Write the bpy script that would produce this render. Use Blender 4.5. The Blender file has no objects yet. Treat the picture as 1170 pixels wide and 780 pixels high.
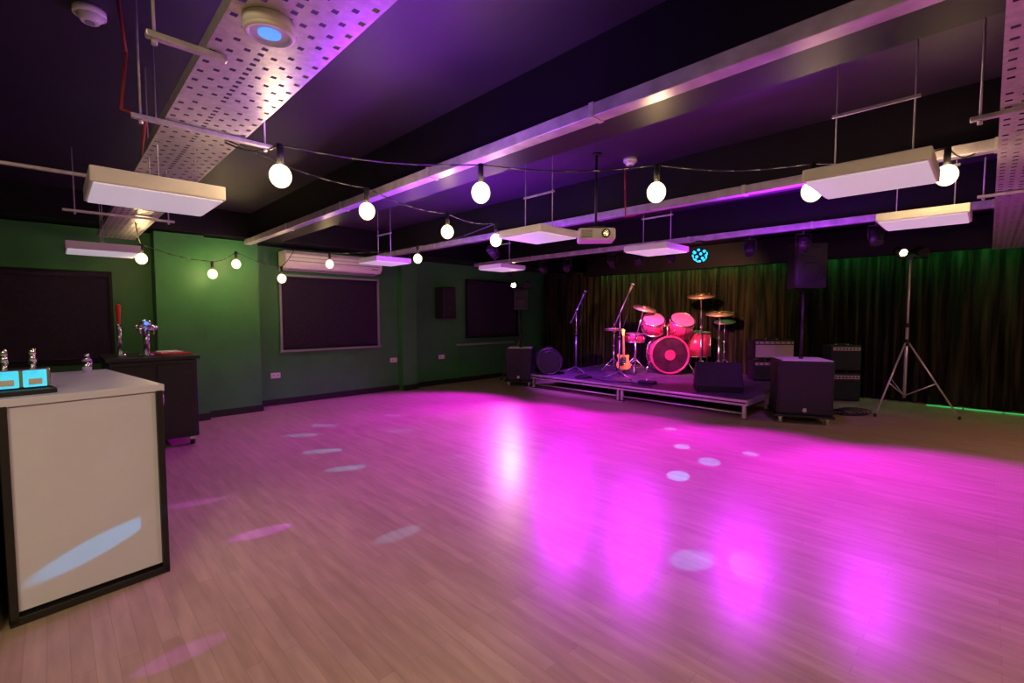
import bpy, bmesh, math, random
from mathutils import Vector, Matrix, Euler
random.seed(7)
sc = bpy.context.scene
sc.view_settings.view_transform = 'Standard'
sc.view_settings.look = 'None'
sc.view_settings.exposure = 0.0

# ---------------------------------------------------------------- materials
def mat(name, col, rough=0.5, metal=0.0, var=0.12, scale=12.0, emit=None, es=0.0, bump=0.0, coat=0.0, spec=None):
    m = bpy.data.materials.new(name); m.use_nodes = True
    nt = m.node_tree; b = nt.nodes["Principled BSDF"]
    b.inputs["Roughness"].default_value = rough
    b.inputs["Metallic"].default_value = metal
    if spec is not None: b.inputs["Specular IOR Level"].default_value = spec
    if coat: b.inputs["Coat Weight"].default_value = coat
    tc = nt.nodes.new("ShaderNodeTexCoord")
    no = nt.nodes.new("ShaderNodeTexNoise"); no.inputs["Scale"].default_value = scale
    no.inputs["Detail"].default_value = 4
    nt.links.new(tc.outputs["Object"], no.inputs["Vector"])
    cr = nt.nodes.new("ShaderNodeValToRGB")
    cr.color_ramp.elements[0].position = 0.3; cr.color_ramp.elements[1].position = 0.7
    cr.color_ramp.elements[0].color = tuple(c*(1-var) for c in col)+(1,)
    cr.color_ramp.elements[1].color = tuple(min(1, c*(1+var)) for c in col)+(1,)
    nt.links.new(no.outputs["Fac"], cr.inputs["Fac"])
    nt.links.new(cr.outputs["Color"], b.inputs["Base Color"])
    if bump:
        bp = nt.nodes.new("ShaderNodeBump"); bp.inputs["Strength"].default_value = bump
        bp.inputs["Distance"].default_value = 0.01
        nt.links.new(no.outputs["Fac"], bp.inputs["Height"])
        nt.links.new(bp.outputs["Normal"], b.inputs["Normal"])
    if emit:
        b.inputs["Emission Color"].default_value = tuple(emit)+(1,)
        b.inputs["Emission Strength"].default_value = es
    return m

M = {}
M['green'] = mat('green_wall_paint', (0.040, 0.205, 0.058), 0.5, var=0.10, scale=3, bump=0.15)
M['blackpaint'] = mat('black_ceiling_paint', (0.026, 0.010, 0.046), 0.55, var=0.25, scale=2, bump=0.2)
M['beamblack'] = mat('black_beam_paint', (0.006, 0.004, 0.010), 0.5, var=0.2, scale=4, spec=0.25)
M['galv'] = mat('galvanised_steel', (0.62, 0.60, 0.62), 0.38, 0.5, var=0.15, scale=30)
M['trunk'] = mat('steel_trunking', (0.50, 0.45, 0.56), 0.34, 0.4, var=0.25, scale=9)
M['white'] = mat('white_plastic', (0.80, 0.79, 0.78), 0.4, var=0.03)
M['diffuser'] = mat('light_diffuser', (0.85, 0.83, 0.82), 0.35, var=0.02, emit=(0.95, 0.88, 1.0), es=0.36)
M['black'] = mat('black_plastic', (0.012, 0.012, 0.014), 0.45, var=0.2)
M['tolex'] = mat('black_tolex', (0.014, 0.012, 0.018), 0.6, var=0.4, scale=160, bump=0.3)
M['grille'] = mat('speaker_grille', (0.022, 0.020, 0.030), 0.5, 0.3, var=0.6, scale=220)
M['chrome'] = mat('chrome', (0.85, 0.85, 0.87), 0.2, 1.0, var=0.03)
M['stand'] = mat('stand_dark_steel', (0.28, 0.27, 0.36), 0.3, 0.7, var=0.1)
M['blind'] = mat('blackout_fabric', (0.020, 0.009, 0.034), 0.85, var=0.3, scale=25)
M['frame'] = mat('window_frame_grey', (0.27, 0.30, 0.32), 0.5, var=0.05)
M['barwhite'] = mat('bar_panel_white', (0.74, 0.78, 0.97), 0.35, var=0.03, scale=3)
M['red'] = mat('red_plastic', (0.6, 0.02, 0.02), 0.3, var=0.1)
M['redcable'] = mat('red_cable', (0.35, 0.03, 0.03), 0.5)
M['wire'] = mat('black_cable', (0.01, 0.01, 0.01), 0.5)
M['bulb'] = mat('warm_bulb_core', (1, 0.8, 0.5), 0.3, emit=(1, 0.74, 0.38), es=190)
M['bulbcap'] = mat('bulb_cap', (0.02, 0.02, 0.02), 0.5)
M['cyan'] = mat('cyan_lit_badge', (0.1, 0.5, 0.6), 0.3, emit=(0.05, 0.65, 0.9), es=0.9, var=0.5)
M['bluelens'] = mat('blue_led_lens', (0.1, 0.3, 0.8), 0.2, emit=(0.06, 0.25, 1.0), es=1.4)
M['discolens'] = mat('cyan_effect_lens', (0.1, 0.5, 0.8), 0.2, emit=(0.0, 0.6, 1.0), es=2.5)
M['greenled'] = mat('green_led_strip', (0.1, 0.8, 0.2), 0.4, emit=(0.03, 1.0, 0.14), es=26)
M['greenled2'] = mat('green_led_floor_strip', (0.05, 0.5, 0.1), 0.4, emit=(0.02, 1.0, 0.2), es=0.5)
M['lamphot'] = mat('lit_lamp_face', (1, 0.8, 0.5), 0.3, emit=(1, 0.74, 0.42), es=70)
M['lampdim'] = mat('warm_lamp_face', (1, 0.8, 0.5), 0.3, emit=(1, 0.6, 0.25), es=30)
M['shell'] = mat('pink_drum_shell', (0.62, 0.04, 0.18), 0.22, 0.2, var=0.2, coat=0.6)
M['head'] = mat('drum_head', (0.62, 0.16, 0.36), 0.45, var=0.06)
M['darkhead'] = mat('bass_drum_head', (0.05, 0.010, 0.03), 0.25, var=0.4, scale=5)
M['brass'] = mat('cymbal_brass', (0.8, 0.45, 0.42), 0.45, 0.6, var=0.12, scale=40)
M['woodg'] = mat('guitar_maple', (0.80, 0.70, 0.05), 0.3, var=0.2, scale=8, coat=0.3)
M['neck'] = mat('guitar_neck_wood', (0.35, 0.19, 0.05), 0.45, var=0.2, scale=20)
M['stagetop'] = mat('stage_deck', (0.10, 0.06, 0.11), 0.4, var=0.4, scale=6)
M['alu'] = mat('aluminium', (0.68, 0.66, 0.68), 0.35, 0.6, var=0.08)
M['carpet'] = mat('stage_carpet', (0.10, 0.06, 0.08), 0.95, var=0.5, scale=40)
M['ampsilver'] = mat('amp_silver_panel', (0.6, 0.42, 0.48), 0.5, 0.1, var=0.2, scale=60)
M['papers'] = mat('paper', (0.75, 0.72, 0.7), 0.7, var=0.03)
M['rubber'] = mat('rubber', (0.02, 0.02, 0.02), 0.7)
M['casey'] = mat('drum_case_shell', (0.025, 0.018, 0.04), 0.4, var=0.2)

def bulb_halo_glass():  # bulb globe with emission mixed in as a warm halo round the core
    m = bpy.data.materials.new('amber_bulb_halo_glass'); m.use_nodes = True
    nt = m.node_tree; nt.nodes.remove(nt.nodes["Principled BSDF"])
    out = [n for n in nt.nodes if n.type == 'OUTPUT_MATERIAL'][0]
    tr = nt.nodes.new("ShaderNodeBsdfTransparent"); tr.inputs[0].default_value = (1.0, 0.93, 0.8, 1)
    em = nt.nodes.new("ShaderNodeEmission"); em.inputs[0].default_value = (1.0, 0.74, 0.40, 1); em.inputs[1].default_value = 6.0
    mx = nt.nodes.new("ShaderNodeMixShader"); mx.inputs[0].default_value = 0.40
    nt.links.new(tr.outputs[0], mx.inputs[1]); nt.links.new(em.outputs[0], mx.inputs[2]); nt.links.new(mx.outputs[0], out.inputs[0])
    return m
M['bulbhaloglass'] = bulb_halo_glass()

def curtain_mat():
    m = bpy.data.materials.new('black_velvet_curtain'); m.use_nodes = True
    nt = m.node_tree; b = nt.nodes["Principled BSDF"]
    b.inputs["Roughness"].default_value = 0.8
    b.inputs["Specular IOR Level"].default_value = 0.15
    tc = nt.nodes.new("ShaderNodeTexCoord"); mp = nt.nodes.new("ShaderNodeMapping")
    mp.inputs["Scale"].default_value = (9, 9, 0.6)
    no = nt.nodes.new("ShaderNodeTexNoise"); no.inputs["Scale"].default_value = 1.5; no.inputs["Detail"].default_value = 5
    cr = nt.nodes.new("ShaderNodeValToRGB")
    cr.color_ramp.elements[0].position = 0.40; cr.color_ramp.elements[1].position = 0.68
    cr.color_ramp.elements[0].color = (0.006, 0.005, 0.0045, 1); cr.color_ramp.elements[1].color = (0.048, 0.034, 0.022, 1)
    nt.links.new(tc.outputs["Object"], mp.inputs["Vector"]); nt.links.new(mp.outputs["Vector"], no.inputs["Vector"])
    nt.links.new(no.outputs["Fac"], cr.inputs["Fac"]); nt.links.new(cr.outputs["Color"], b.inputs["Base Color"])
    return m
M['curtain'] = curtain_mat()

def floor_mat():
    m = bpy.data.materials.new('vinyl_plank_floor'); m.use_nodes = True
    nt = m.node_tree; b = nt.nodes["Principled BSDF"]; L = nt.links.new
    tc = nt.nodes.new("ShaderNodeTexCoord")
    rot = nt.nodes.new("ShaderNodeMapping"); rot.inputs["Rotation"].default_value = (0, 0, math.radians(90))
    L(tc.outputs["Object"], rot.inputs["Vector"])
    br = nt.nodes.new("ShaderNodeTexBrick")
    br.inputs["Scale"].default_value = 1.0
    br.inputs["Brick Width"].default_value = 0.9; br.inputs["Row Height"].default_value = 0.075
    br.inputs["Mortar Size"].default_value = 0.0014; br.inputs["Mortar Smooth"].default_value = 0.3
    br.inputs["Color1"].default_value = (0.37, 0.285, 0.20, 1); br.inputs["Color2"].default_value = (0.43, 0.345, 0.25, 1)
    br.inputs["Mortar"].default_value = (0.29, 0.225, 0.16, 1)
    L(rot.outputs["Vector"], br.inputs["Vector"])
    mp = nt.nodes.new("ShaderNodeMapping"); mp.inputs["Scale"].default_value = (22, 2.6, 1)
    L(tc.outputs["Object"], mp.inputs["Vector"])
    no = nt.nodes.new("ShaderNodeTexNoise"); no.inputs["Scale"].default_value = 1.0; no.inputs["Detail"].default_value = 6
    L(mp.outputs["Vector"], no.inputs["Vector"])
    cr = nt.nodes.new("ShaderNodeValToRGB")
    cr.color_ramp.elements[0].position = 0.35; cr.color_ramp.elements[1].position = 0.7
    cr.color_ramp.elements[0].color = (0.84, 0.84, 0.84, 1); cr.color_ramp.elements[1].color = (1.08, 1.08, 1.08, 1)
    L(no.outputs["Fac"], cr.inputs["Fac"])
    mx = nt.nodes.new("ShaderNodeMix"); mx.data_type = 'RGBA'; mx.blend_type = 'MULTIPLY'; mx.inputs[0].default_value = 1.0
    L(br.outputs["Color"], mx.inputs[6]); L(cr.outputs["Color"], mx.inputs[7])
    n2 = nt.nodes.new("ShaderNodeTexNoise"); n2.inputs["Scale"].default_value = 0.8; n2.inputs["Detail"].default_value = 6
    L(tc.outputs["Object"], n2.inputs["Vector"])
    mr = nt.nodes.new("ShaderNodeMapRange"); mr.inputs[3].default_value = 0.26; mr.inputs[4].default_value = 0.40
    L(n2.outputs["Fac"], mr.inputs[0]); L(mr.outputs[0], b.inputs["Roughness"])
    b.inputs["Specular IOR Level"].default_value = 0.42
    L(mx.outputs[2], b.inputs["Base Color"])
    n3 = nt.nodes.new("ShaderNodeTexNoise"); n3.inputs["Scale"].default_value = 9; n3.inputs["Detail"].default_value = 3
    L(tc.outputs["Object"], n3.inputs["Vector"])
    bp = nt.nodes.new("ShaderNodeBump"); bp.inputs["Strength"].default_value = 0.12; bp.inputs["Distance"].default_value = 0.01
    L(n3.outputs["Fac"], bp.inputs["Height"]); L(bp.outputs["Normal"], b.inputs["Normal"])
    return m
M['floor'] = floor_mat()

# ---------------------------------------------------------------- builder
class B:
    def __init__(s, name): s.name = name; s.bm = bmesh.new(); s.mats = []
    def _mi(s, k):
        if k not in s.mats: s.mats.append(k)
        return s.mats.index(k)
    def _fin(s, verts, k, M4, smooth=False):
        mi = s._mi(k); fs = set()
        for v in verts:
            v.co = M4 @ v.co
            for f in v.link_faces: fs.add(f)
        for f in fs: f.material_index = mi; f.smooth = smooth
    def box(s, c, size, k, rot=(0, 0, 0), bev=0.0):
        r = bmesh.ops.create_cube(s.bm, size=1.0); vs = r['verts']
        for v in vs: v.co = Vector((v.co.x*size[0], v.co.y*size[1], v.co.z*size[2]))
        if bev:
            es = list({e for v in vs for e in v.link_edges})
            rr = bmesh.ops.bevel(s.bm, geom=es, offset=bev, segments=2, affect='EDGES', profile=0.5)
            vs = list({v for f in rr['faces'] for v in f.verts} | {v for v in vs if v.is_valid})
        s._fin(vs, k, Matrix.Translation(c) @ Euler(rot).to_matrix().to_4x4())
        return s
    def cyl(s, p1, p2, r, k, r2=None, seg=16, caps=True):
        p1 = Vector(p1); p2 = Vector(p2); d = p2-p1
        rr = bmesh.ops.create_cone(s.bm, cap_ends=caps, segments=seg, radius1=r, radius2=r if r2 is None else r2, depth=d.length)
        q = d.to_track_quat('Z', 'Y').to_matrix().to_4x4()
        s._fin(rr['verts'], k, Matrix.Translation((p1+p2)/2) @ q, True)
        for v in rr['verts']:
            for f in v.link_faces:
                if len(f.verts) > 4: f.smooth = False
        return s
    def sph(s, c, r, k, sc=(1, 1, 1), u=16, v=10):
        rr = bmesh.ops.create_uvsphere(s.bm, u_segments=u, v_segments=v, radius=r)
        s._fin(rr['verts'], k, Matrix.Translation(c) @ Matrix.Diagonal((*sc, 1)), True); return s
    def tube(s, pts, r, k, seg=8):
        for a, b in zip(pts[:-1], pts[1:]):
            s.cyl(a, b, r, k, seg=seg)
            s.sph(b, r, k, u=seg, v=6)
        return s
    def ring(s, c, axis, R, r, k, seg=28, t=6):
        axis = Vector(axis).normalized(); q = axis.to_track_quat('Z', 'Y').to_matrix()
        rows = []
        for i in range(seg):
            a = 2*math.pi*i/seg; row = []
            for j in range(t):
                b_ = 2*math.pi*j/t
                p = Vector(((R+r*math.cos(b_))*math.cos(a), (R+r*math.cos(b_))*math.sin(a), r*math.sin(b_)))
                row.append(s.bm.verts.new(Vector(c)+q @ p))
            rows.append(row)
        mi = s._mi(k)
        for i in range(seg):
            for j in range(t):
                f = s.bm.faces.new((rows[i][j], rows[(i+1) % seg][j], rows[(i+1) % seg][(j+1) % t], rows[i][(j+1) % t]))
                f.material_index = mi; f.smooth = True
        return s
    def prism(s, poly, depth, k, M4=None, bev=0.0):
        # polygon in local XZ, extruded along Y by depth
        M4 = M4 or Matrix.Identity(4)
        a = [s.bm.verts.new(M4 @ Vector((x, -depth/2, z))) for x, z in poly]
        b = [s.bm.verts.new(M4 @ Vector((x, depth/2, z))) for x, z in poly]
        mi = s._mi(k); n = len(poly); fs = []
        fs.append(s.bm.faces.new(a)); fs.append(s.bm.faces.new(b[::-1]))
        for i in range(n): fs.append(s.bm.faces.new((a[i], b[i], b[(i+1) % n], a[(i+1) % n])))
        for f in fs: f.material_index = mi
        if bev:
            es = list(set(list(fs[0].edges)+list(fs[1].edges)))
            rr = bmesh.ops.bevel(s.bm, geom=es, offset=bev, segments=2, affect='EDGES', profile=0.5)
            for f in rr['faces']: f.material_index = mi
        return s
    def done(s, loc=(0, 0, 0), rz=0.0):
        bmesh.ops.recalc_face_normals(s.bm, faces=s.bm.faces[:])
        me = bpy.data.meshes.new(s.name); s.bm.to_mesh(me); s.bm.free()
        for k in s.mats: me.materials.append(M[k])
        o = bpy.data.objects.new(s.name, me); sc.collection.objects.link(o)
        o.location = loc; o.rotation_euler = (0, 0, math.radians(rz))
        return o

def simple(name, lo, hi, k, bev=0.0):
    b = B(name)
    c = [(a+d)/2 for a, d in zip(lo, hi)]; sz = [d-a for a, d in zip(lo, hi)]
    b.box((0, 0, 0), sz, k, bev=bev)
    return b.done(c)

# ---------------------------------------------------------------- room shell
XW, XE, YS, YN, ZC = -4.0, 11.2, -4.0, 8.3, 3.0
simple('floor', (XW, YS, -0.1), (XE, YN, 0), 'floor')
simple('ceiling', (XW, YS, ZC), (XE, YN, ZC+0.1), 'blackpaint')
b = B('wall_north')
b.box(((XW+XE)/2, YN+0.1, 1.31), (XE-XW, 0.2, 2.62), 'green')
b.box(((XW+XE)/2, YN+0.1, 2.81), (XE-XW, 0.2, 0.38), 'beamblack')
b.box(((XW+1.0)/2, YN-0.1, 1.31), (1.0-XW, 0.2, 2.62), 'green')
b.box((1.285, 8.05, 1.31), (0.57, 0.5, 2.62), 'green')
b.box((1.935, 8.12, 1.31), (0.73, 0.36, 2.62), 'green')
b.box((5.12, 8.22, 1.31), (0.34, 0.16, 2.62), 'green')
b.done()
simple('wall_east', (XE, YS, 0), (XE+0.2, YN, ZC), 'beamblack')
simple('wall_south', (XW, YS-0.2, 0), (XE, YS, ZC), 'green')
simple('wall_west', (XW-0.2, YS, 0), (XW, YN, ZC), 'green')
b = B('baseboard_north')
def bb(x0, x1, y): b.box(((x0+x1)/2, y-0.011, 0.05), (x1-x0, 0.022, 0.10), 'black')
bb(XW, 1.0, 8.1); bb(1.0, 1.57, 7.8); bb(1.57, 2.3, 7.94); bb(2.3, 4.95, 8.3); bb(4.95, 5.29, 8.14); bb(5.29, 9.3, 8.3)
b.box((2.311, 8.11, 0.05), (0.022, 0.34, 0.10), 'black')
b.done()
b = B('trim_ceiling_bulkhead')
b.box((3.5, 8.0, 2.82), (15, 0.6, 0.36), 'beamblack')
b.done()

def beam(x, tz):
    b = B('ceiling_beam')
    b.box((x+0.2, 2.0, 2.80), (0.36, 11.4, 0.40), 'beamblack')
    b.done()
    t = B('cable_trunking')
    t.box((x-0.03, 2.0, tz), (0.09, 11.4, 0.07), 'trunk', bev=0.004)
    for y in [-3+i*1.5 for i in range(8)]:
        t.box((x-0.03, y, tz), (0.098, 0.03, 0.078), 'galv')
    t.done()
for x, tz in ((2.13, 2.572), (4.3, 2.565), (6.5, 2.565)): beam(x, tz)
simple('trim_curtain_pelmet', (9.75, -3.9, 2.49), (9.93, 7.2, 2.95), 'beamblack')

# windows
def window(name, x0, x1, z0, z1, y, k='frame'):
    b = B(name); w = x1-x0; h = z1-z0
    t = 0.035
    b.box(((x0+x1)/2, y-0.02, z1), (w+t, 0.06, t), k)
    b.box(((x0+x1)/2, y-0.03, z0), (w+t+0.03, 0.08, t), k)
    b.box((x0, y-0.02, (z0+z1)/2), (t, 0.06, h), k)
    b.box((x1, y-0.02, (z0+z1)/2), (t, 0.06, h), k)
    b.box(((x0+x1)/2, y-0.015, (z0+z1)/2), (w-0.02, 0.02, h-0.02), 'blind')
    b.cyl((x0+0.03, y-0.04, z1-0.04), (x1-0.03, y-0.04, z1-0.04), 0.025, 'blind')
    b.cyl((x0+0.03, y-0.035, z0+0.05), (x1-0.03, y-0.035, z0+0.05), 0.01, 'blind')
    b.done()
window('window_1', -1.4, 0.56, 0.9, 2.05, 8.1, 'beamblack')
window('window_2', 2.72, 4.5, 0.9, 2.17, 8.3)
window('window_3', 6.7, 8.3, 1.0, 2.3, 8.3, 'beamblack')

# AC unit
b = B('air_conditioner')
prof = [(-0.02, 0.0), (-0.30, 0.03), (-0.36, 0.10), (-0.36, 0.25), (-0.30, 0.31), (-0.02, 0.31)]
b.prism([(p[0], p[1]) for p in prof], 1.7, 'white', Matrix.Rotation(math.radians(90), 4, 'Z') @ Matrix.Identity(4), bev=0.01)
b.box((0, -0.2, 0.012), (1.5, 0.12, 0.02), 'frame')
b.box((0, -0.364, 0.14), (1.6, 0.006, 0.012), 'frame')
b.box((0, -0.364, 0.20), (1.6, 0.006, 0.008), 'frame')
b.box((0.7, -0.364, 0.09), (0.12, 0.006, 0.02), 'frame')
o = b.done((3.55, 8.27, 2.24))

# wall sockets
for x, z, y in ((2.62, 0.5, 8.3), (4.83, 0.61, 8.3), (6.0, 0.6, 8.3)):
    b = B('wall_socket'); b.box((0, -0.012, 0), (0.15, 0.024, 0.09), 'white', bev=0.006)
    for sx in (-0.035, 0.035):
        b.box((sx, -0.026, 0.0), (0.012, 0.004, 0.02), 'black'); b.box((sx, -0.027, 0.032), (0.016, 0.008, 0.01), 'white')
    b.done((x, y, z))
b = B('trim_dado_trunking'); b.box((7.3, 8.275, 0.84), (1.8, 0.05, 0.04), 'frame', bev=0.005)
b.box((6.43, 8.275, 0.45), (0.03, 0.05, 0.75), 'green'); b.done()

def grille_box(b, c, w, d, h, k='tolex', front=True):
    b.box(c, (w, d, h), k, bev=0.02)
    if front:
        b.box((c[0], c[1]-d/2-0.006, c[2]), (w-0.06, 0.012, h-0.06), 'grille', bev=0.004)

b = B('wall_speaker')
grille_box(b, (0, 0, 0), 0.34, 0.3, 0.66, 'black')
b.box((0, 0.2, 0.1), (0.1, 0.14, 0.1), 'black'); b.box((0, 0.26, 0.1), (0.16, 0.02, 0.24), 'black')
b.cyl((0, -0.152, -0.12), (0, -0.172, -0.12), 0.13, 'black'); b.sph((0, -0.17, -0.12), 0.05, 'black', (1, 0.4, 1))
b.cyl((0, -0.152, 0.18), (0, -0.172, 0.18), 0.05, 'black')
b.done((5.93, 8.03, 1.76))

# ---------------------------------------------------------------- curtain
def spline(pts, step):
    out = []
    n = len(pts)
    for i in range(n-1):
        p0 = Vector(pts[max(i-1, 0)]); p1 = Vector(pts[i]); p2 = Vector(pts[i+1]); p3 = Vector(pts[min(i+2, n-1)])
        m = max(2, int((p2-p1).length/step))
        for j in range(m):
            t = j/m
            out.append(0.5*((2*p1)+(-p0+p2)*t+(2*p0-5*p1+4*p2-p3)*t*t+(-p0+3*p1-3*p2+p3)*t**3))
    out.append(Vector(pts[-1])); return out
cpath = spline([(9.22, 8.2), (9.8, 7.75), (10.2, 6.9), (10.38, 5.8), (10.46, 4), (10.52, 2), (10.58, 0), (10.66, -3.8)], 0.03)
def curtain(i0, i1, seed):
    rnd = random.Random(seed)
    bm = bmesh.new(); rows = []
    zs = [0.02, 0.3, 0.8, 1.3, 1.8, 2.2, 2.42, 2.58]
    ph = rnd.random()*6; s = 0
    phs = []
    for i in range(i0, i1+1):
        if i > i0: s += (cpath[i]-cpath[i-1]).length
        ph += 0.03*2*math.pi/(0.20+0.07*math.sin(s*2.3+seed)+0.03*rnd.random())
        phs.append(ph)
    for n, i in enumerate(range(i0, i1+1)):
        t = (cpath[min(i+1, len(cpath)-1)]-cpath[max(i-1, 0)]).normalized(); nr = Vector((t.y, -t.x))
        col = []
        for zi, z in enumerate(zs):
            a = 0.075*(1-0.25*zi/7)+0.012*math.sin(zi*1.7+n*0.05)
            off = a*math.sin(phs[n])+0.02*math.sin(phs[n]*2.1+zi)
            p = cpath[i]+nr*off
            col.append(bm.verts.new((p.x, p.y, z)))
        rows.append(col)
    for a, c in zip(rows[:-1], rows[1:]):
        for j in range(7):
            f = bm.faces.new((a[j], c[j], c[j+1], a[j+1])); f.smooth = True
    me = bpy.data.meshes.new('stage_curtain'); bm.to_mesh(me); bm.free(); me.materials.append(M['curtain'])
    o = bpy.data.objects.new('stage_curtain', me); sc.collection.objects.link(o)
N = len(cpath)-1
curtain(0, N//2, 1); curtain(N//2, N, 2)
b = B('curtain_track')
pp = [(p.x, p.y, 2.60) for p in cpath[::20]]+[(cpath[-1].x, cpath[-1].y, 2.60)]
b.tube(pp, 0.018, 'black'); b.done()
# green LED cove behind the pelmet, in a U profile that keeps the light on the curtain
b = B('green_led_strip_light')
for y in [-3.6+0.45*i for i in range(24)]:
    x = 10.32 if y < 4.5 else (10.22 if y < 5.6 else 10.06)
    b.box((x, y, 2.6), (0.03, 0.40, 0.015), 'greenled')
    b.box((x, y, 2.615), (0.05, 0.45, 0.015), 'black')
    b.box((x-0.03, y, 2.575), (0.008, 0.45, 0.07), 'black')
b.done()
simple('trim_led_shelf', (9.93, -3.9, 2.623), (10.36, 7.0, 2.643), 'beamblack')
b = B('floor_led_strip_light')
for y in [-3.6+0.45*i for i in range(10)]:
    b.box((10.36, y, 0.008), (0.03, 0.43, 0.012), 'greenled2')
b.done()

# ---------------------------------------------------------------- cable trays
def tray(name, length, width, z):
    bm = bmesh.new()
    ncol = 8; pitch = width/ncol; slot = 0.46
    L = 0.048; n = int(length/L)
    xs = [0]
    for c in range(ncol):
        xs += [c*pitch+pitch*(0.5-slot/2), c*pitch+pitch*(0.5+slot/2)]
    xs.append(width)
    ys = []
    for i in range(n): ys += [i*L, i*L+L*0.55]
    ys.append(n*L)
    V = {}
    def v(i, j):
        if (i, j) not in V: V[(i, j)] = bm.verts.new((xs[i]-width/2, ys[j], 0))
        return V[(i, j)]
    for i in range(len(xs)-1):
        for j in range(len(ys)-1):
            if i % 2 == 1 and j % 2 == 1:
                c = (i-1)//2; r = (j-1)//2
                if (c+r) % 2 == 0 and r % 14 != 0 or (r % 2 == 0 and r % 14 != 0 and c in (3, 4)): continue
            bm.faces.new((v(i, j), v(i+1, j), v(i+1, j+1), v(i, j+1)))
    for sx in (-1, 1):
        a = [bm.verts.new((sx*width/2, 0, 0)), bm.verts.new((sx*width/2, n*L, 0)), bm.verts.new((sx*width/2, n*L, 0.05)), bm.verts.new((sx*width/2, 0, 0.05))]
        bm.faces.new(a)
        a = [bm.verts.new((sx*width/2, 0, 0.05)), bm.verts.new((sx*width/2, n*L, 0.05)), bm.verts.new((sx*(width/2-0.012), n*L, 0.05)), bm.verts.new((sx*(width/2-0.012), 0, 0.05))]
        bm.faces.new(a)
    me = bpy.data.meshes.new(name); bm.to_mesh(me); bm.free(); me.materials.append(M['galv'])
    o = bpy.data.objects.new(name, me); sc.collection.objects.link(o); return o
t1 = tray('cable_tray', 8.6, 0.36, 0); t1.location = (0.61, -0.9, 2.46)
t2 = tray('cable_tray', 9.0, 0.42, 0); t2.location = (0.85, -0.21, 2.46); t2.rotation_euler = (0, 0, math.radians(-90))

def strut(p1, p2, rods):
    b = B('strut_hanger')
    p1 = Vector(p1); p2 = Vector(p2); c = (p1+p2)/2; d = p2-p1
    sz = (d.length, 0.032, 0.022) if abs(d.x) > abs(d.y) else (0.032, d.length, 0.022)
    b.box(c, sz, 'galv', bev=0.004)
    for t in rods:
        p = p1+d*t
        b.cyl(p, (p.x, p.y, ZC), 0.005, 'galv', seg=8)
        b.cyl((p.x, p.y, p.z-0.03), (p.x, p.y, p.z-0.012), 0.010, 'galv', seg=6)
    b.done()
strut((0.30, 2.86, 2.44), (0.92, 2.86, 2.44), (0.06, 0.94))
strut((0.26, 2.02, 2.446), (0.50, 2.02, 2.446), (0.1,))
strut((-0.9, 4.3, 2.44), (0.92, 4.3, 2.44), (0.1, 0.95))
strut((0.1, 5.8, 2.44), (0.92, 5.8, 2.44), (0.1, 0.94))
strut((1.3, -0.6, 2.44), (1.3, 0.10, 2.44), (0.08, 0.95))
strut((3.2, -0.6, 2.44), (3.2, 0.10, 2.44), (0.08, 0.95))
strut((5.3, -0.6, 2.44), (5.3, 0.10, 2.44), (0.08, 0.95))

# red cable drops
b = B('red_alarm_cable')
b.tube([(0.28, 2.95, 3.0), (0.30, 2.93, 2.75), (0.27, 2.9, 2.47), (0.36, 2.9, 2.452), (0.42, 3.6, 2.452)], 0.007, 'redcable'); b.done()
b = B('red_alarm_cable')
b.tube([(3.98, 2.5, 2.93), (3.95, 2.48, 2.7), (4.0, 2.5, 2.45), (4.2, 2.5, 2.5)], 0.007, 'redcable'); b.done()

def smoke(loc):
    b = B('smoke_detector')
    b.cyl((0, 0, 0), (0, 0, -0.03), 0.065, 'white', seg=28)
    b.cyl((0, 0, -0.03), (0, 0, -0.06), 0.055, 'white', r2=0.035, seg=28)
    b.cyl((0, 0, -0.06), (0, 0, -0.065), 0.02, 'frame'); b.done(loc)
smoke((0.19, 3.16, 3.0)); smoke((4.02, 2.47, 3.0))
b = B('round_ceiling_lamp')
b.cyl((0, 0, 0), (0, 0, -0.035), 0.078, 'white', seg=36)
b.ring((0, 0, -0.035), (0, 0, 1), 0.068, 0.010, 'white')
b.cyl((0, 0, -0.03), (0, 0, -0.040), 0.034, 'bluelens', seg=24); b.done((0.545, 1.69, 2.458))

# ---------------------------------------------------------------- ceiling light panels
def panel(x, y, z=2.17, s=0.5, th=0.06):
    b = B('ceiling_light_panel')
    b.box((0, 0, th/2+0.005), (s, s, th), 'white', bev=0.006)
    b.box((0, 0, 0.002), (s-0.03, s-0.03, 0.01), 'diffuser', bev=0.003)
    for sy in (-0.16, 0.16):
        b.cyl((0, sy, th), (0, sy, ZC-z), 0.0035, 'galv', seg=8)
        b.cyl((0, sy, th), (0, sy, th+0.03), 0.012, 'galv', seg=8)
    b.box((0, 0, 0.38), (0.016, 0.36, 0.014), 'galv')
    b.done((x, y, z))
panel(0.46, 3.48, 2.17, 0.6, 0.08); panel(0.42, 6.8, 2.17, 0.6, 0.08)
for x, y in ((3.03, 0.45), (3.1, 2.82), (3.15, 5.6), (4.6, 0.36), (4.7, 2.55), (4.85, 5.15)): panel(x, y, 2.18)

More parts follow.
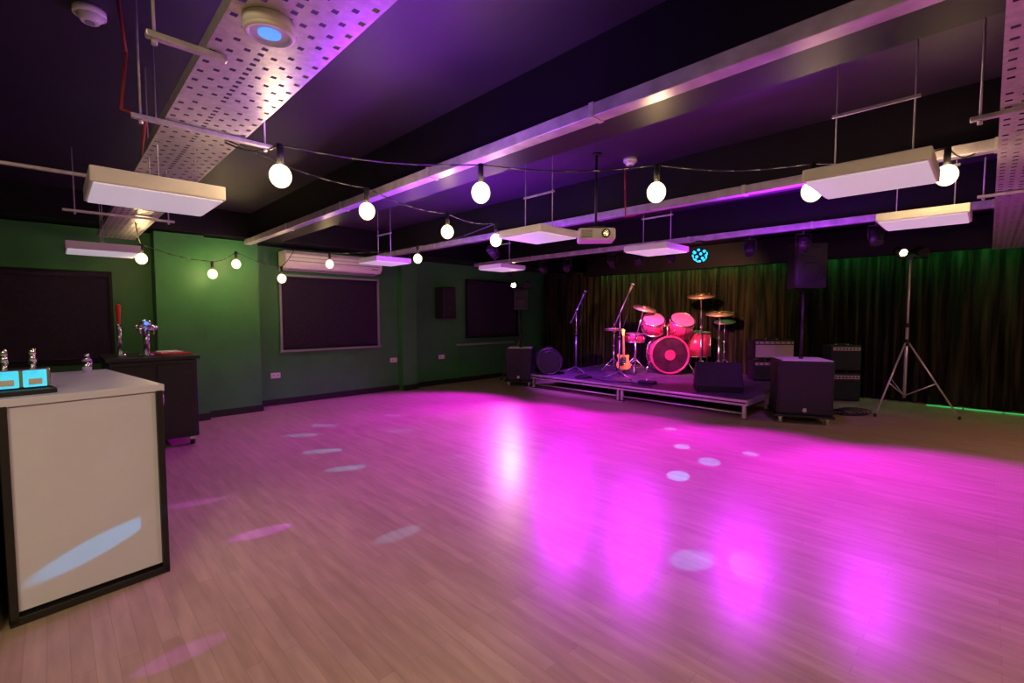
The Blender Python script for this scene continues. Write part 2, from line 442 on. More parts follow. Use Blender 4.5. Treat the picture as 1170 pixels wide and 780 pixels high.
# projector
b = B('ceiling_projector')
b.box((0, 0, 0), (0.34, 0.27, 0.11), 'white', bev=0.02)
b.cyl((0.08, -0.13, 0), (0.08, -0.16, 0), 0.04, 'black', seg=20); b.cyl((0.08, -0.155, 0), (0.08, -0.165, 0), 0.028, 'chrome', seg=20)
for i in range(5): b.box((-0.09, -0.137, -0.03+0.015*i), (0.1, 0.004, 0.006), 'black')
b.box((0, 0, 0.07), (0.16, 0.16, 0.02), 'black'); b.cyl((0, 0, 0.06), (0, 0, 0.755), 0.012, 'black')
b.cyl((0, 0, 0.74), (0, 0, 0.755), 0.05, 'black'); b.done((3.68, 2.62, 2.245), -50)

# disco effect light
b = B('disco_effect_light')
b.sph((0, 0, 0), 0.09, 'black'); b.cyl((0, 0, 0.08), (0, 0, 0.16), 0.012, 'black')
for i in range(26):
    ph = math.acos(1-2*(i+0.5)/26); th = i*2.4
    d = Vector((math.sin(ph)*math.cos(th), math.sin(ph)*math.sin(th), math.cos(ph)))
    if d.z < 0.75: b.cyl(d*0.08, d*0.10, 0.018, 'discolens', seg=8)
b.box((0, 0, 0.175), (0.12, 0.08, 0.03), 'black'); b.done((6.47, 2.85, 2.34))

# par cans on the third trunking
def par(loc, aim, lens='discolens'):
    b = B('led_par_can')
    d = (Vector(aim)-Vector(loc)).normalized()
    b.cyl(-d*0.08, d*0.06, 0.06, 'black', seg=20); b.cyl(-d*0.11, -d*0.08, 0.04, 'black', r2=0.06, seg=20)
    side = d.cross(Vector((0, 0, 1))).normalized()
    b.tube([side*0.075, side*0.075+Vector((0, 0, 0.14)), -side*0.075+Vector((0, 0, 0.14)), -side*0.075], 0.006, 'black')
    b.cyl((0, 0, 0.13), (0, 0, 0.188), 0.012, 'black')
    b.ring(d*0.06, d, 0.056, 0.007, 'black'); b.done(loc)
MAG = (0.70, 0.006, 1.0)
def spot(name, loc, aim, col, power, ang, blend=0.5, r=0.05, spec=1.0):
    l = bpy.data.lights.new(name, 'SPOT'); l.energy = power; l.color = col
    l.spot_size = math.radians(ang); l.spot_blend = blend; l.shadow_soft_size = r
    l.specular_factor = spec
    o = bpy.data.objects.new(name, l); sc.collection.objects.link(o); o.location = loc
    o.rotation_euler = (Vector(aim)-Vector(loc)).to_track_quat('-Z', 'Y').to_euler(); return o
for (loc, aim, pw, an) in (((6.47, 6.6, 2.34), (4.0, 6.2, 0), 900, 78), ((6.47, 5.2, 2.34), (4.2, 4.7, 0), 850, 76), ((6.47, 3.8, 2.34), (4.8, 3.2, 0), 560, 76), ((6.47, 2.2, 2.34), (5.2, 1.7, 0), 560, 76), ((6.47, 0.9, 2.34), (5.4, 0.1, 0), 620, 80)):
    par(loc, aim)
    d = (Vector(aim)-Vector(loc)).normalized()
    spot('magenta_stage_light', Vector(loc)+d*0.1, aim, MAG, pw, an, 0.6, 0.06, 0.06)
par((6.5, 4.3, 2.34), (9.6, 4.9, 0.6))
spot('stage_wash_light', (6.6, 4.33, 2.3), (9.0, 4.5, 0.4), (1.0, 0.08, 0.70), 520, 58, 0.7)
par((6.5, 5.8, 2.34), (9.6, 5.9, 0.6))
spot('stage_blue_wash_light', (6.6, 5.83, 2.3), (8.2, 5.6, 0.3), (0.5, 0.06, 1.0), 420, 84, 0.7)
par((6.5, 1.6, 2.34), (8.6, 2.4, 0.5))
spot('stage_blue_wash_light', (6.6, 1.63, 2.3), (8.6, 2.3, 0.5), (0.6, 0.06, 1.0), 50, 80, 0.8)
par((6.5, 3.3, 2.34), (10.4, 4.4, 1.5))
spot('curtain_warm_light', (6.62, 3.35, 2.32), (10.4, 5.0, 1.6), (1.0, 0.50, 0.18), 600, 70, 0.8)
par((4.27, 4.7, 2.34), (7.3, 4.6, 0.15))  # added par and spot on the second trunking, to pink the stage front
spot('magenta_stage_light', (4.36, 4.7, 2.28), (7.1, 4.5, 0.1), MAG, 260, 62, 0.7, 0.06, 0.3)

# ---------------------------------------------------------------- festoon bulbs
b = B('festoon_string_lights')
def string(pts, ends):
    allp = [ends[0]]+[(x, y, z+0.17) for x, y, z in pts]+[ends[1]]
    out = []
    for a, c in zip(allp[:-1], allp[1:]):
        a = Vector(a); c = Vector(c)
        for j in range(6):
            t = j/6; p = a.lerp(c, t); p.z -= 0.04*math.sin(math.pi*t); out.append(p)
    out.append(Vector(allp[-1]))
    for a, c in zip(out[:-1], out[1:]): b.cyl(a, c, 0.005, 'wire', seg=5)
    for x, y, z in pts:
        b.cyl((x, y, z+0.175), (x, y, z+0.06), 0.018, 'bulbcap', seg=10)
        b.sph((x, y, z), 0.036, 'bulb', (1, 1, 1.1), u=12, v=8)
        b.sph((x, y, z), 0.058, 'bulbhaloglass', (1, 1, 1.12), u=20, v=14)
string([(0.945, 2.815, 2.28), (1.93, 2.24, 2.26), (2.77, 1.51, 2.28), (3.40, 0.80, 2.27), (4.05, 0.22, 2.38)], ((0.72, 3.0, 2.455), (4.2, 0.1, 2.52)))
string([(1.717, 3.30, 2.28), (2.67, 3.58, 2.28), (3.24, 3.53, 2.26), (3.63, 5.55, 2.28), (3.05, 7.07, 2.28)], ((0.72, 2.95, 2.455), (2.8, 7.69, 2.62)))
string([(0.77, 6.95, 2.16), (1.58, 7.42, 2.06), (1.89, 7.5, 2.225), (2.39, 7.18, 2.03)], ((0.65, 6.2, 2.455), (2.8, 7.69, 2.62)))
b.done()

# ---------------------------------------------------------------- bar
b = B('bar_counter')
x0, x1, y0, y1, zt = -0.645, 0.0, 0.0, 1.22, 1.10
b.box(((x0+x1)/2, (y0+y1)/2+0.02, 0.54), (x1-x0-0.03, y1-y0-0.02, 1.04), 'black')
b.box(((x0+x1)/2, y0+0.015, 0.56), (x1-x0-0.06, 0.03, 1.00), 'barwhite')
for x in (x0+0.016, x1-0.016): b.box((x, y0+0.004, 0.54), (0.032, 0.05, 1.06), 'black', bev=0.003)
b.box(((x0+x1)/2, y0+0.004, 0.02), (x1-x0, 0.05, 0.04), 'black', bev=0.003)
b.box(((x0+x1)/2, (y0+y1)/2, 1.085), (x1-x0+0.02, y1-y0+0.03, 0.04), 'barwhite', bev=0.005)
b.done((0.435, 3.33, 0), 8)
b = B('bar_counter')
b.box((-0.6, 0.6, 0.54), (1.2, 1.2, 1.04), 'black'); b.box((-0.6, 0.0, 0.56), (1.14, 0.03, 0.98), 'barwhite')
for x in (-1.18, -0.018): b.box((x, -0.01, 0.54), (0.036, 0.05, 1.06), 'black')
b.box((-0.6, -0.01, 0.02), (1.2, 0.05, 0.04), 'black')
b.box((-0.6, 0.6, 1.085), (1.21, 1.23, 0.04), 'black', bev=0.005); b.done((-0.245, 3.25, 0), 8)

b = B('beer_tap_font')
b.box((0, 0, 0.012), (0.34, 0.24, 0.024), 'black', bev=0.004)
b.box((0, 0, 0.075), (0.32, 0.09, 0.10), 'chrome', bev=0.01)
for sx in (-0.1, 0, 0.1):
    b.box((sx, -0.05, 0.075), (0.085, 0.012, 0.085), 'cyan', bev=0.004)
    b.box((sx, -0.057, 0.06), (0.05, 0.004, 0.03), 'white')
for sx in (-0.1, 0.0, 0.1):
    b.cyl((sx, 0, 0.12), (sx, 0, 0.15), 0.012, 'chrome')
    b.cyl((sx, 0, 0.15), (sx, 0, 0.20), 0.016, 'chrome', r2=0.012); b.sph((sx, 0, 0.205), 0.015, 'chrome', (1, 1, 1.5))
b.done((-0.18, 3.43, 1.105), 8)
b = B('cocktail_shaker')
b.cyl((0, 0, 0), (0, 0, 0.08), 0.024, 'chrome', r2=0.03); b.cyl((0, 0, 0.08), (0, 0, 0.11), 0.03, 'chrome', r2=0.014); b.cyl((0, 0, 0.11), (0, 0, 0.13), 0.014, 'chrome'); b.done((0.16, 4.38, 1.105))

b = B('mobile_bar_cabinet')
b.box((0, 0, 0.55), (0.78, 0.95, 0.90), 'black', bev=0.01)
b.box((0, 0, 1.02), (0.84, 1.0, 0.04), 'black', bev=0.006)
for sx in (-0.19, 0.19):
    b.box((sx, -0.48, 0.55), (0.35, 0.02, 0.8), 'black', bev=0.005)
    b.cyl((sx*0.3, -0.5, 0.5), (sx*0.3, -0.5, 0.65), 0.008, 'chrome')
for sx in (-0.33, 0.33):
    for sy in (-0.42, 0.42):
        b.cyl((sx-0.02, sy, 0.045), (sx+0.02, sy, 0.045), 0.045, 'rubber'); b.box((sx, sy, 0.08), (0.06, 0.08, 0.03), 'alu')
        b.cyl((sx-0.023, sy, 0.045), (sx+0.023, sy, 0.045), 0.02, 'red')
b.done((0.79, 6.9, 0))
b = B('beer_tap_tower')
b.cyl((0, 0, 0), (0, 0, 0.02), 0.07, 'chrome', seg=24); b.cyl((0, 0, 0.02), (0, 0, 0.32), 0.03, 'chrome')
b.cyl((-0.08, 0, 0.32), (0.08, 0, 0.32), 0.03, 'chrome'); b.sph((-0.08, 0, 0.32), 0.03, 'chrome'); b.sph((0.08, 0, 0.32), 0.03, 'chrome')
b.sph((0, 0, 0.37), 0.055, 'chrome', (1, 0.7, 0.8)); b.cyl((0, -0.035, 0.37), (0, -0.048, 0.37), 0.022, 'bluelens')
for sx in (-0.06, 0.06): b.cyl((sx, -0.02, 0.32), (sx, -0.09, 0.29), 0.012, 'chrome'); b.cyl((sx, -0.09, 0.295), (sx, -0.09, 0.24), 0.010, 'chrome')
b.done((0.76, 6.75, 1.04))
b = B('beer_tap_tower')
b.cyl((0, 0, 0), (0, 0, 0.02), 0.06, 'chrome', seg=24); b.cyl((0, 0, 0.02), (0, 0, 0.36), 0.022, 'chrome')
b.cyl((0, 0, 0.34), (0, -0.08, 0.32), 0.014, 'chrome'); b.cyl((0, 0, 0.36), (0, -0.02, 0.56), 0.016, 'red', r2=0.026); b.sph((0, -0.02, 0.56), 0.026, 'red')
b.done((0.53, 6.85, 1.04))
b = B('bar_towel'); b.box((0, 0, 0.008), (0.3, 0.5, 0.016), 'red', bev=0.005); b.box((0, 0.05, 0.022), (0.22, 0.3, 0.012), 'papers', bev=0.004); b.done((1.0, 6.9, 1.04), 5)

# ---------------------------------------------------------------- stage
b = B('portable_stage')
sx0, sx1, sy0, sy1, sz = 7.05, 10.1, 2.38, 6.6, 0.29
b.box(((sx0+sx1)/2, (sy0+sy1)/2, sz-0.012), (sx1-sx0, sy1-sy0, 0.024), 'stagetop')
b.box((sx0, (sy0+sy1)/2, sz-0.05), (0.03, sy1-sy0, 0.085), 'alu', bev=0.004)
b.box((sx0-0.016, (sy0+sy1)/2, sz-0.05), (0.004, sy1-sy0, 0.02), 'black')
for y in (sy0, sy1): b.box(((sx0+sx1)/2, y, sz-0.05), (sx1-sx0, 0.03, 0.085), 'alu', bev=0.004)
for y in (sy0+0.04, (sy0+sy1)/2-0.04, (sy0+sy1)/2+0.04, sy1-0.04):
    for x in (sx0+0.04, sx0+1.0, sx0+2.0, sx1-0.05):
        b.box((x, y, (sz-0.03)/2), (0.045, 0.045, sz-0.03), 'alu')
        b.box((x, y, 0.006), (0.07, 0.07, 0.012), 'rubber')
b.cyl((sx0+0.04, sy0+0.05, 0.08), (sx0+0.04, (sy0+sy1)/2-0.05, 0.08), 0.012, 'alu')
b.cyl((sx0+0.04, sy1-0.05, 0.08), (sx0+0.04, (sy0+sy1)/2+0.05, 0.08), 0.012, 'alu')
b.box((9.2, 4.7, sz+0.004), (1.6, 2.0, 0.008), 'carpet')
b.done()

def sub(loc, rz, w, h, paper=True):
    b = B('subwoofer_speaker')
    b.box((0, 0, 0.11), (w+0.04, w+0.04, 0.03), 'black', bev=0.004)
    for sx in (-1, 1):
        for sy in (-1, 1):
            cx = sx*(w/2-0.06); cy = sy*(w/2-0.06)
            b.cyl((cx-0.018, cy, 0.045), (cx+0.018, cy, 0.045), 0.045, 'alu', seg=18)
            b.box((cx, cy, 0.085), (0.055, 0.07, 0.025), 'alu')
    grille_box(b, (0, 0, 0.125+(h-0.125)/2), w, w, h-0.125)
    for sx in (-1, 1): b.box((sx*(w/2+0.003), 0, h*0.65), (0.01, 0.18, 0.07), 'black', bev=0.003)
    b.cyl((0, -w/2-0.014, 0.2), (0.001, -w/2-0.018, 0.2), 0.03, 'alu')
    if paper: b.box((0.0, 0.0, h+0.006), (w-0.06, w-0.08, 0.012), 'papers', rot=(0, 0, 0.1))
    b.cyl((0, 0, h), (0, 0, h+0.04), 0.03, 'black')
    b.done(loc, rz)
def pole_speaker(loc, rz, zb, zt, w, base):
    b = B('pa_speaker')
    b.cyl((0, 0, base), (0, 0, zb+0.03), 0.018, 'black'); b.cyl((0, 0, base), (0, 0, base+0.5*(zb-base)), 0.023, 'black')
    h = zt-zb; d = w*0.85
    poly = [(-w/2, -d/2), (w/2, -d/2), (w/2, d*0.1), (w*0.3, d/2), (-w*0.3, d/2), (-w/2, d*0.1)]
    M4 = Matrix.Translation((0, 0, zb+h/2)) @ Matrix.Rotation(math.radians(90), 4, 'X')
    b.prism([(x, -y) for x, y in poly], h, 'black', M4, bev=0.012)
    b.box((0, -d/2-0.006, zb+h/2), (w-0.05, 0.014, h-0.07), 'grille', bev=0.005)
    b.cyl((0, -d/2-0.012, zb+h*0.33), (0, -d/2-0.02, zb+h*0.33), w*0.36, 'black', seg=28)
    b.ring((0, -d/2-0.02, zb+h*0.33), (0, 1, 0), w*0.34, 0.008, 'grille')
    b.box((0, -d/2-0.012, zb+h*0.8), (w*0.6, 0.02, h*0.2), 'black', bev=0.005)
    b.done(loc, rz)
sub((7.64, 1.86, 0), -66, 0.68, 0.87)
pole_speaker((7.64, 1.86, 0), -50, 1.88, 2.50, 0.42, 0.912)
sub((7.2, 7.06, 0), -55, 0.56, 0.80)
pole_speaker((7.2, 7.06, 0), -45, 1.62, 2.05, 0.28, 0.842)

b = B('drum_case')
b.cyl((0, -0.12, 0.27), (0, 0.12, 0.27), 0.27, 'casey', seg=36); b.ring((0, -0.125, 0.27), (0, 1, 0), 0.26, 0.010, 'casey', seg=36)
b.ring((0, -0.13, 0.27), (0, 1, 0), 0.2, 0.008, 'black', seg=36)
b.cyl((0, -0.13, 0.27), (0, -0.135, 0.27), 0.2, 'black', seg=36); b.box((0, 0, 0.55), (0.14, 0.03, 0.03), 'black')
b.done((7.28, 6.33, sz+0.001), -40)

def wedge(loc, rz, w=0.68):
    b = B('stage_monitor')
    b.prism([(-0.24, 0), (0.24, 0), (0.26, 0.12), (0.06, 0.44), (-0.02, 0.46), (-0.26, 0.10)], w, 'tolex', Matrix.Rotation(math.radians(90), 4, 'Z'), bev=0.012)
    b.box((0, 0.165, 0.285), (w-0.06, 0.36, 0.012), 'grille', rot=(math.atan2(-0.32, 0.20), 0, 0))
    for s_ in (-1, 1): b.box((s_*(w/2+0.003), 0.0, 0.22), (0.01, 0.15, 0.06), 'black')
    b.done(loc, rz)
wedge((7.62, 3.02, sz+0.002), -60)

def micstand(loc, h, top, foot=0.3):
    b = B('microphone_stand')
    for a in (0.3, 2.4, 4.5):
        b.cyl((0, 0, 0.14), (foot*math.cos(a), foot*math.sin(a), 0.015), 0.012, 'stand'); b.sph((foot*math.cos(a), foot*math.sin(a), 0.016), 0.014, 'rubber')
    b.cyl((0, 0, 0.08), (0, 0, h*0.62), 0.015, 'stand'); b.cyl((0, 0, h*0.5), (0, 0, h), 0.011, 'chrome')
    b.cyl((0, 0, h*0.6), (0, 0, h*0.65), 0.024, 'black'); b.sph((0, 0, h), 0.026, 'black')
    t = Vector((top[0], top[1], top[2])); b0 = Vector((0, 0, h)); d = (t-b0).normalized()
    b.cyl(b0-d*0.25, t, 0.010, 'stand'); b.cyl(b0-d*0.3, b0-d*0.22, 0.02, 'black')
    b.cyl(t, t+d*0.16, 0.018, 'stand', r2=0.026); b.sph(t+d*0.18, 0.036, 'chrome'); b.ring(t+d*0.18, d, 0.036, 0.005, 'alu')
    pts = [t, t+Vector((0.03, 0, -0.3)), Vector((0.02, 0.03, h*0.6)), Vector((0.02, 0.0, h*0.3)), Vector((0.05, 0.03, 0.02)), Vector((0.25, 0.3, 0.012))]
    b.tube(pts, 0.004, 'wire')
    b.done(loc)
micstand((7.80, 6.02, sz), 1.3, (0.08, -0.08, 1.55))
micstand((7.72, 4.92, sz), 1.25, (0.14, -0.10, 1.64))

# guitar on stand
b = B('electric_guitar')
body = [(-0.10, 0.0), (-0.165, 0.05), (-0.175, 0.13), (-0.12, 0.21), (-0.125, 0.27), (-0.16, 0.34), (-0.13, 0.385), (-0.08, 0.36), (-0.03, 0.34), (0.03, 0.34), (0.07, 0.35), (0.11, 0.365), (0.13, 0.33), (0.11, 0.26), (0.115, 0.20), (0.17, 0.12), (0.16, 0.04), (0.09, 0.0), (0, -0.01)]
tilt = Matrix.Translation((0, 0, 0.12)) @ Matrix.Rotation(math.radians(-12), 4, 'X')
b.prism(body, 0.045, 'woodg', tilt, bev=0.008)
b.prism([(-0.09, 0.08), (-0.1, 0.2), (-0.06, 0.3), (0.05, 0.3), (0.06, 0.18), (0.0, 0.1)], 0.004, 'black', tilt @ Matrix.Translation((0, -0.026, 0)))
b.prism([(-0.028, 0.28), (0.028, 0.28), (0.022, 0.82), (-0.022, 0.82)], 0.03, 'neck', tilt @ Matrix.Translation((0, -0.02, 0)))
b.prism([(-0.024, 0.82), (0.024, 0.82), (0.03, 0.9), (0.045, 0.97), (-0.02, 1.0), (-0.045, 0.95), (-0.03, 0.88)], 0.018, 'woodg', tilt)
for i in range(3): b.prism([(-0.035, 0.12+0.06*i), (0.035, 0.12+0.06*i), (0.035, 0.14+0.06*i), (-0.035, 0.14+0.06*i)], 0.012, 'chrome', tilt @ Matrix.Translation((0, -0.03, 0)))
for s_ in (-1, 1):
    b.cyl((s_*0.1, -0.1, 0.1), (s_*0.1, 0.06, 0.1), 0.01, 'black'); b.cyl((s_*0.1, 0.06, 0.1), (s_*0.18, -0.12, 0.012), 0.01, 'black')
    b.cyl((s_*0.1, 0.06, 0.1), (0, 0.16, 0.35), 0.01, 'black')
b.cyl((0, 0.16, 0.35), (0, 0.25, 0.012), 0.01, 'black'); b.cyl((0, 0.16, 0.35), (0, 0.2, 0.7), 0.01, 'black')
o = b.done((8.33, 5.20, sz), -50); o.scale = (0.85, 0.85, 0.85)

# drum kit
b = B('drum_kit')
def drum(c, axis, R, depth, hk='head'):
    a = Vector(axis).normalized(); c = Vector(c); p1 = c-a*depth/2; p2 = c+a*depth/2
    b.cyl(p1, p2, R, 'shell', seg=40)
    b.cyl(p2, p2+a*0.006, R*0.96, hk, seg=40); b.cyl(p1, p1-a*0.006, R*0.96, hk, seg=40)
    b.ring(p1, a, R+0.008, 0.013, 'chrome', seg=40); b.ring(p2, a, R+0.008, 0.013, 'chrome', seg=40)
    q = a.to_track_quat('Z', 'Y').to_matrix()
    for i in range(8):
        t = 2*math.pi*i/8; o_ = q @ Vector((math.cos(t)*(R+0.018), math.sin(t)*(R+0.018), 0))
        b.cyl(p1+o_, p2+o_, 0.005, 'chrome', seg=6); b.cyl(c+o_-a*0.03, c+o_+a*0.03, 0.013, 'chrome', seg=8)
def stand(x, y, z, tilt=(0, 0, 1), R=0.2, boom=None, cym=True):
    for i in range(3):
        t = i*2.09+x*3; b.cyl((x, y, 0.28), (x+0.27*math.cos(t), y+0.27*math.sin(t), 0.015), 0.013, 'chrome')
        b.cyl((x, y, 0.10), (x+0.15*math.cos(t), y+0.15*math.sin(t), 0.13), 0.008, 'chrome')
        b.sph((x+0.27*math.cos(t), y+0.27*math.sin(t), 0.018), 0.018, 'rubber')
    b.cyl((x, y, 0.08), (x, y, z*0.6), 0.016, 'chrome'); tx, ty = (x, y) if not boom else boom
    b.cyl((x, y, z*0.55), (tx, ty, z+0.04), 0.012, 'chrome'); b.cyl((x, y, z*0.58), (x, y, z*0.62), 0.024, 'chrome')
    if cym: cymbal((tx, ty, z), tilt, R)
def cymbal(c, tilt, R):
    a = Vector(tilt).normalized(); c = Vector(c)
    b.cyl(c, c+a*0.02, R, 'brass', r2=R*0.25, seg=40); b.cyl(c+a*0.018, c+a*0.045, R*0.22, 'brass', r2=R*0.08, seg=24)
    b.ring(c, a, R*0.99, 0.003, 'brass', seg=40); b.cyl(c+a*0.04, c+a*0.07, 0.012, 'black')
drum((0, 0, 0.375), (0, -1, 0), 0.345, 0.42, 'darkhead')
b.ring((0, -0.225, 0.375), (0, 1, 0), 0.35, 0.022, 'shell', seg=44)
b.cyl((0, -0.217, 0.375), (0, -0.222, 0.375), 0.10, 'shell', seg=30)
for s_ in (-1, 1): b.cyl((s_*0.32, -0.1, 0.3), (s_*0.48, -0.25, 0.012), 0.013, 'chrome')
drum((-0.27, 0.02, 0.95), (-0.05, -0.6, 0.8), 0.20, 0.26)
drum((0.26, 0.02, 0.93), (0.05, -0.6, 0.8), 0.22, 0.30)
b.cyl((0, 0, 0.7), (0, 0, 0.98), 0.018, 'chrome'); b.cyl((-0.2, 0, 0.93), (0.2, 0, 0.93), 0.012, 'chrome')
drum((0.66, 0.32, 0.56), (0, -0.05, 1), 0.27, 0.46)
for i in range(3):
    t = i*2.09+0.5; b.cyl((0.66+0.29*math.cos(t), 0.32+0.29*math.sin(t), 0.6), (0.66+0.32*math.cos(t), 0.32+0.32*math.sin(t), 0.01), 0.010, 'chrome')
drum((-0.55, 0.38, 0.68), (0, -0.08, 1), 0.2, 0.15); stand(-0.55, 0.38, 0.58, cym=False)
stand(0.62, -0.08, 1.50, (-0.12, -0.22, 1), 0.25, boom=(0.62, -0.02))
stand(0.95, -0.1, 1.16, (-0.1, -0.2, 1), 0.25)
stand(1.18, 0.25, 1.0, (-0.1, -0.2, 1), 0.2)
stand(-0.62, -0.05, 1.26, (0.15, -0.3, 1), 0.22, boom=(-0.45, 0.0))
stand(-1.0, 0.2, 0.86, (0, 0, 1), 0.19); cymbal((-1.0, 0.2, 0.835), (0, 0, -1), 0.19); b.cyl((-1.0, 0.2, 0.86), (-1.0, 0.2, 1.02), 0.006, 'chrome')
b.cyl((-0.05, 0.85, 0.5), (-0.05, 0.85, 0.6), 0.18, 'black', seg=28)
for i in range(3): b.cyl((-0.05, 0.85, 0.35), (-0.05+0.25*math.cos(i*2.09), 0.85+0.25*math.sin(i*2.09), 0.012), 0.012, 'chrome')
b.cyl((-0.05, 0.85, 0.2), (-0.05, 0.85, 0.5), 0.015, 'chrome')
b.box((0, 0.28, 0.03), (0.1, 0.28, 0.02), 'chrome', rot=(0.15, 0, 0)); b.cyl((0, 0.24, 0.03), (0, 0.22, 0.35), 0.006, 'chrome')
o = b.done((9.07, 4.64, sz+0.010), -48)
o.scale = (1.06, 1.06, 1.06)

# amps
def amp(loc, rz, w, d, h, cloth='grille'):
    b = B('guitar_amplifier')
    b.box((0, 0, h/2+0.01), (w, d, h), 'tolex', bev=0.015)
    b.box((0, -d/2-0.004, h*0.42), (w-0.06, 0.012, h*0.68), cloth, bev=0.003)
    b.box((0, -d/2-0.004, h*0.88), (w-0.06, 0.012, h*0.13), 'ampsilver')
    for i in range(7): b.cyl((-w/2+0.08+i*(w-0.16)/6, -d/2-0.008, h*0.88), (-w/2+0.08+i*(w-0.16)/6, -d/2-0.03, h*0.88), 0.013, 'black', seg=10)
    b.box((0, 0, h+0.03), (0.22, 0.03, 0.02), 'black', bev=0.004)
    for sx in (-1, 1):
        b.box((sx*0.1, 0, h+0.018), (0.02, 0.03, 0.02), 'alu')
        for sy in (-1, 1): b.cyl((sx*(w/2-0.05), sy*(d/2-0.05), 0), (sx*(w/2-0.05), sy*(d/2-0.05), 0.015), 0.02, 'rubber')
    b.done(loc, rz)
amp((9.55, 2.82, sz), -50, 0.72, 0.3, 0.36)
amp((9.55, 2.82, sz+0.41), -50, 0.72, 0.28, 0.34, cloth='ampsilver')
amp((9.95, 1.80, 0), -50, 0.5, 0.32, 0.48)
amp((9.95, 1.80, 0.53), -50, 0.5, 0.3, 0.44)

# tripod lighting stands
def tripod(loc, h, R, jz, lamp, az=0.0, k='alu'):
    b = B('lighting_tripod_stand')
    b.cyl((0, 0, 0.25), (0, 0, jz+0.25), 0.020, k); b.cyl((0, 0, jz), (0, 0, h), 0.014, k)
    b.cyl((0, 0, jz-0.04), (0, 0, jz+0.06), 0.032, 'black'); b.cyl((0, 0, jz+0.24), (0, 0, jz+0.3), 0.028, 'black')
    for i in range(3):
        a = az+i*2*math.pi/3; f = Vector((R*math.cos(a), R*math.sin(a), 0.02)); t = Vector((0.03*math.cos(a), 0.03*math.sin(a), jz))
        b.cyl(t, f, 0.012, k); b.sph(f, 0.02, 'rubber'); b.cyl(f, f+Vector((0, 0, 0.03)), 0.018, 'rubber')
        m = t.lerp(f, 0.55); b.cyl((0, 0, 0.28), m, 0.008, k)
    b.box((0, 0, h), (0.06, 0.06, 0.05), 'black')
    b.cyl((-0.18, 0.18, h), (0.18, -0.18, h), 0.012, 'black')
    d = Vector((-0.72, -0.6, -0.35)).normalized()
    for t_, kk in ((-0.11, lamp), (0.11, 'black')):
        c = Vector((t_, -t_, h+0.09))
        b.cyl(c-d*0.08, c+d*0.07, 0.06, 'black', r2=0.068, seg=20); b.cyl(c-d*0.12, c-d*0.08, 0.035, 'black', r2=0.06, seg=20)
        b.cyl(c+d*0.071, c+d*0.074, 0.05, kk, seg=20); b.cyl((t_, -t_, h), c, 0.01, 'black')
    b.done(loc)
tripod((9.2, 0.85, 0), 2.36, 0.62, 1.08, 'lampdim', 0.6)
tripod((7.7, 7.55, 0), 2.12, 0.45, 0.9, 'lamphot', 0.2, 'stand')
spot('warm_tripod_lamp', (7.50, 7.58, 2.17), (3.2, 3.2, 0), (1, 0.70, 0.38), 230, 46, 0.7, 0.08)

# cables
b = B('coiled_cable')
for q in range(4):
    pts = [(0.22*math.cos(t*0.45+q)*(1+0.1*q)+0.05*q, 0.2*math.sin(t*0.45+q)-0.04*q, 0.012+0.008*q) for t in range(15)]
    b.tube(pts, 0.008, 'wire', seg=6)
b.tube([(0.2, 0, 0.01), (-0.2, 0.4, 0.01), (0.1, 0.8, 0.01)], 0.008, 'wire', seg=6)
b.done((8.6, 1.5, 0))
b = B('coiled_cable')
for q in range(3):
    pts = [(0.16*math.cos(t*0.45+q), 0.16*math.sin(t*0.45+q), 0.012+0.008*q) for t in range(15)]
    b.tube(pts, 0.007, 'wire', seg=6)
b.tube([(0.1, 0, 0.01), (-0.1, -0.5, 0.01), (0.05, -1.0, 0.01), (-0.1, -1.5, 0.01)], 0.007, 'wire', seg=6)
b.done((7.3, 5.45, sz))
b = B('effects_pedal')
b.box((0, 0, 0.035), (0.3, 0.16, 0.05), 'black', bev=0.01)
for i in range(3): b.cyl((-0.1+0.1*i, -0.03, 0.055), (-0.1+0.1*i, -0.03, 0.08), 0.014, 'chrome')
b.done((7.5, 4.2, sz-0.009), -80)

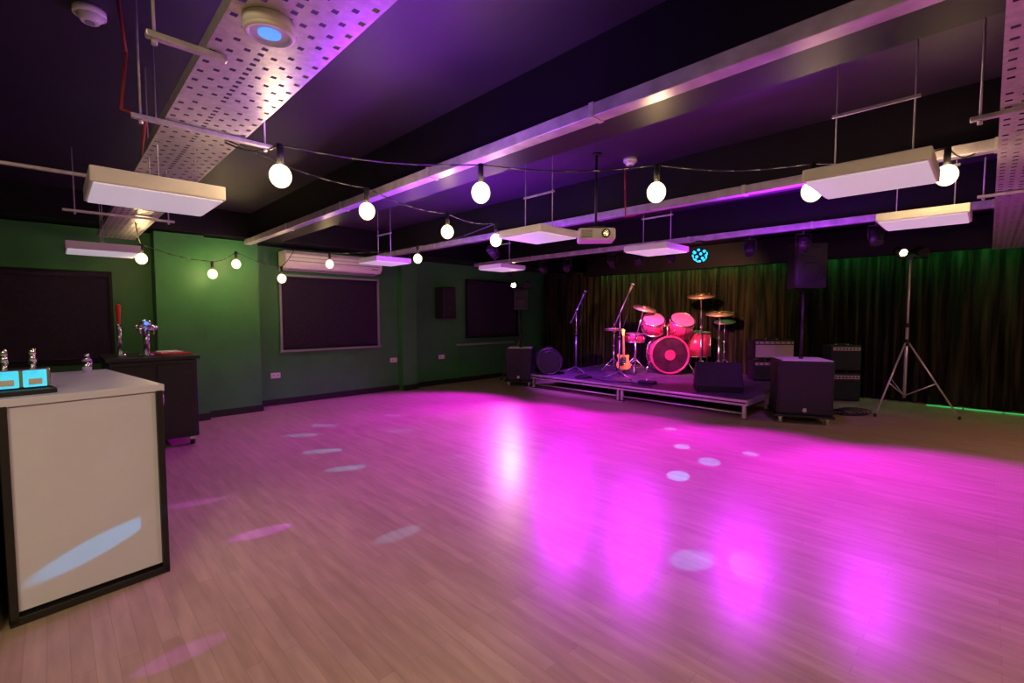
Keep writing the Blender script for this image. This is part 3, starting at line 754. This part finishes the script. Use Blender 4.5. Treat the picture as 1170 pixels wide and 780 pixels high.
# ---------------------------------------------------------------- projected spots of the effect lights
EL = Vector((6.36, 2.83, 2.25))
def beam_to(aim, col, p, ang, src=EL, bl=0.3): spot('effect_beam_light', src, aim, col, p, ang, bl, 0.01, 0.0)
CY = (0.0, 0.42, 1.0)
CY2 = (0.0, 0.6, 1.0)
PU = (0.5, 0.05, 1.0)
PALE = (0.1, 0.5, 1.0)
for aim, a, p, c in (((5.09, 2.40, 0), 4.2, 620, CY), ((4.76, 1.95, 0), 4.6, 620, CY), ((4.13, 1.98, 0), 3.8, 800, CY), ((5.35, 1.75, 0), 3.4, 500, CY), ((5.77, 2.89, 0), 4, 300, CY),
        ((2.9, 0.95, 0), 2.6, 160, CY), ((2.0, 4.36, 0), 2.0, 1900, CY2), ((2.09, 5.10, 0), 2.0, 2000, CY2), ((1.64, 2.78, 0), 1.8, 1200, PALE), ((2.18, 5.98, 0), 1.8, 1800, CY2), ((2.6, 6.3, 0), 1.8, 1300, CY2),
        ((0.98, 3.47, 0), 1.6, 3400, PU), ((0.77, 4.39, 0), 1.4, 1900, PU), ((0.36, 2.45, 0), 1.2, 1900, PU), ((3.2, 5.3, 0), 2.2, 700, CY), ((3.6, 6.2, 0), 2.2, 700, CY), ((3.0, 3.9, 0), 1.8, 400, CY), ((3.9, 4.6, 0), 2.2, 300, CY),
        ((0.12, 3.286, 0.27), 1.0, 2600, (0.0, 0.6, 1.0))):
    beam_to(aim, c, p, a)
RL = Vector((0.56, 1.69, 2.40))
beam_to((2.74, 1.22, 0), (0.0, 0.42, 1.0), 620, 4.6, RL, 0.6)

# ---------------------------------------------------------------- room lights and added purple ceiling fill
def area(name, loc, size, col, p, rot=(0, 0, 0)):
    l = bpy.data.lights.new(name, 'AREA'); l.energy = p; l.color = col; l.shape = 'RECTANGLE'; l.size = size[0]; l.size_y = size[1]
    o = bpy.data.objects.new(name, l); sc.collection.objects.link(o); o.location = loc; o.rotation_euler = rot; return o
area('warm_room_light', (-1.2, 0.4, 2.9), (1.2, 1.2), (1, 0.72, 0.44), 66)
area('warm_room_light', (1.2, -2.2, 2.9), (1.2, 1.2), (1, 0.60, 0.24), 90)
area('warm_room_light', (7.2, -1.9, 2.9), (1.2, 1.2), (1, 0.50, 0.36), 75)  # unseen lamp added to warm the floor near the right tripod
area('purple_ceiling_fill', (3.2, 4.2, 1.9), (1.5, 1.5), (0.35, 0.02, 1.0), 62, (math.pi, 0, 0))  # unseen upward area lights, added in mid-air to tint the ceiling purple
area('purple_ceiling_fill', (1.3, 2.2, 2.2), (0.6, 0.6), (0.35, 0.02, 1.0), 18, (math.pi, 0, 0))
area('purple_ceiling_fill', (5.4, 1.6, 2.0), (1.0, 1.0), (0.45, 0.02, 1.0), 45, (math.pi, 0, 0))

w = bpy.data.worlds.new('World'); sc.world = w; w.use_nodes = True
w.node_tree.nodes['Background'].inputs[0].default_value = (0.05, 0.04, 0.08, 1); w.node_tree.nodes['Background'].inputs[1].default_value = 0.2

cam = bpy.data.cameras.new('camera'); cam.lens = 16.43; cam.sensor_width = 36; cam.clip_start = 0.05
co = bpy.data.objects.new('camera', cam); sc.collection.objects.link(co)
co.location = (0, 0, 1.5); co.rotation_euler = (math.radians(86.8), 0, math.radians(-44.5))
sc.camera = co
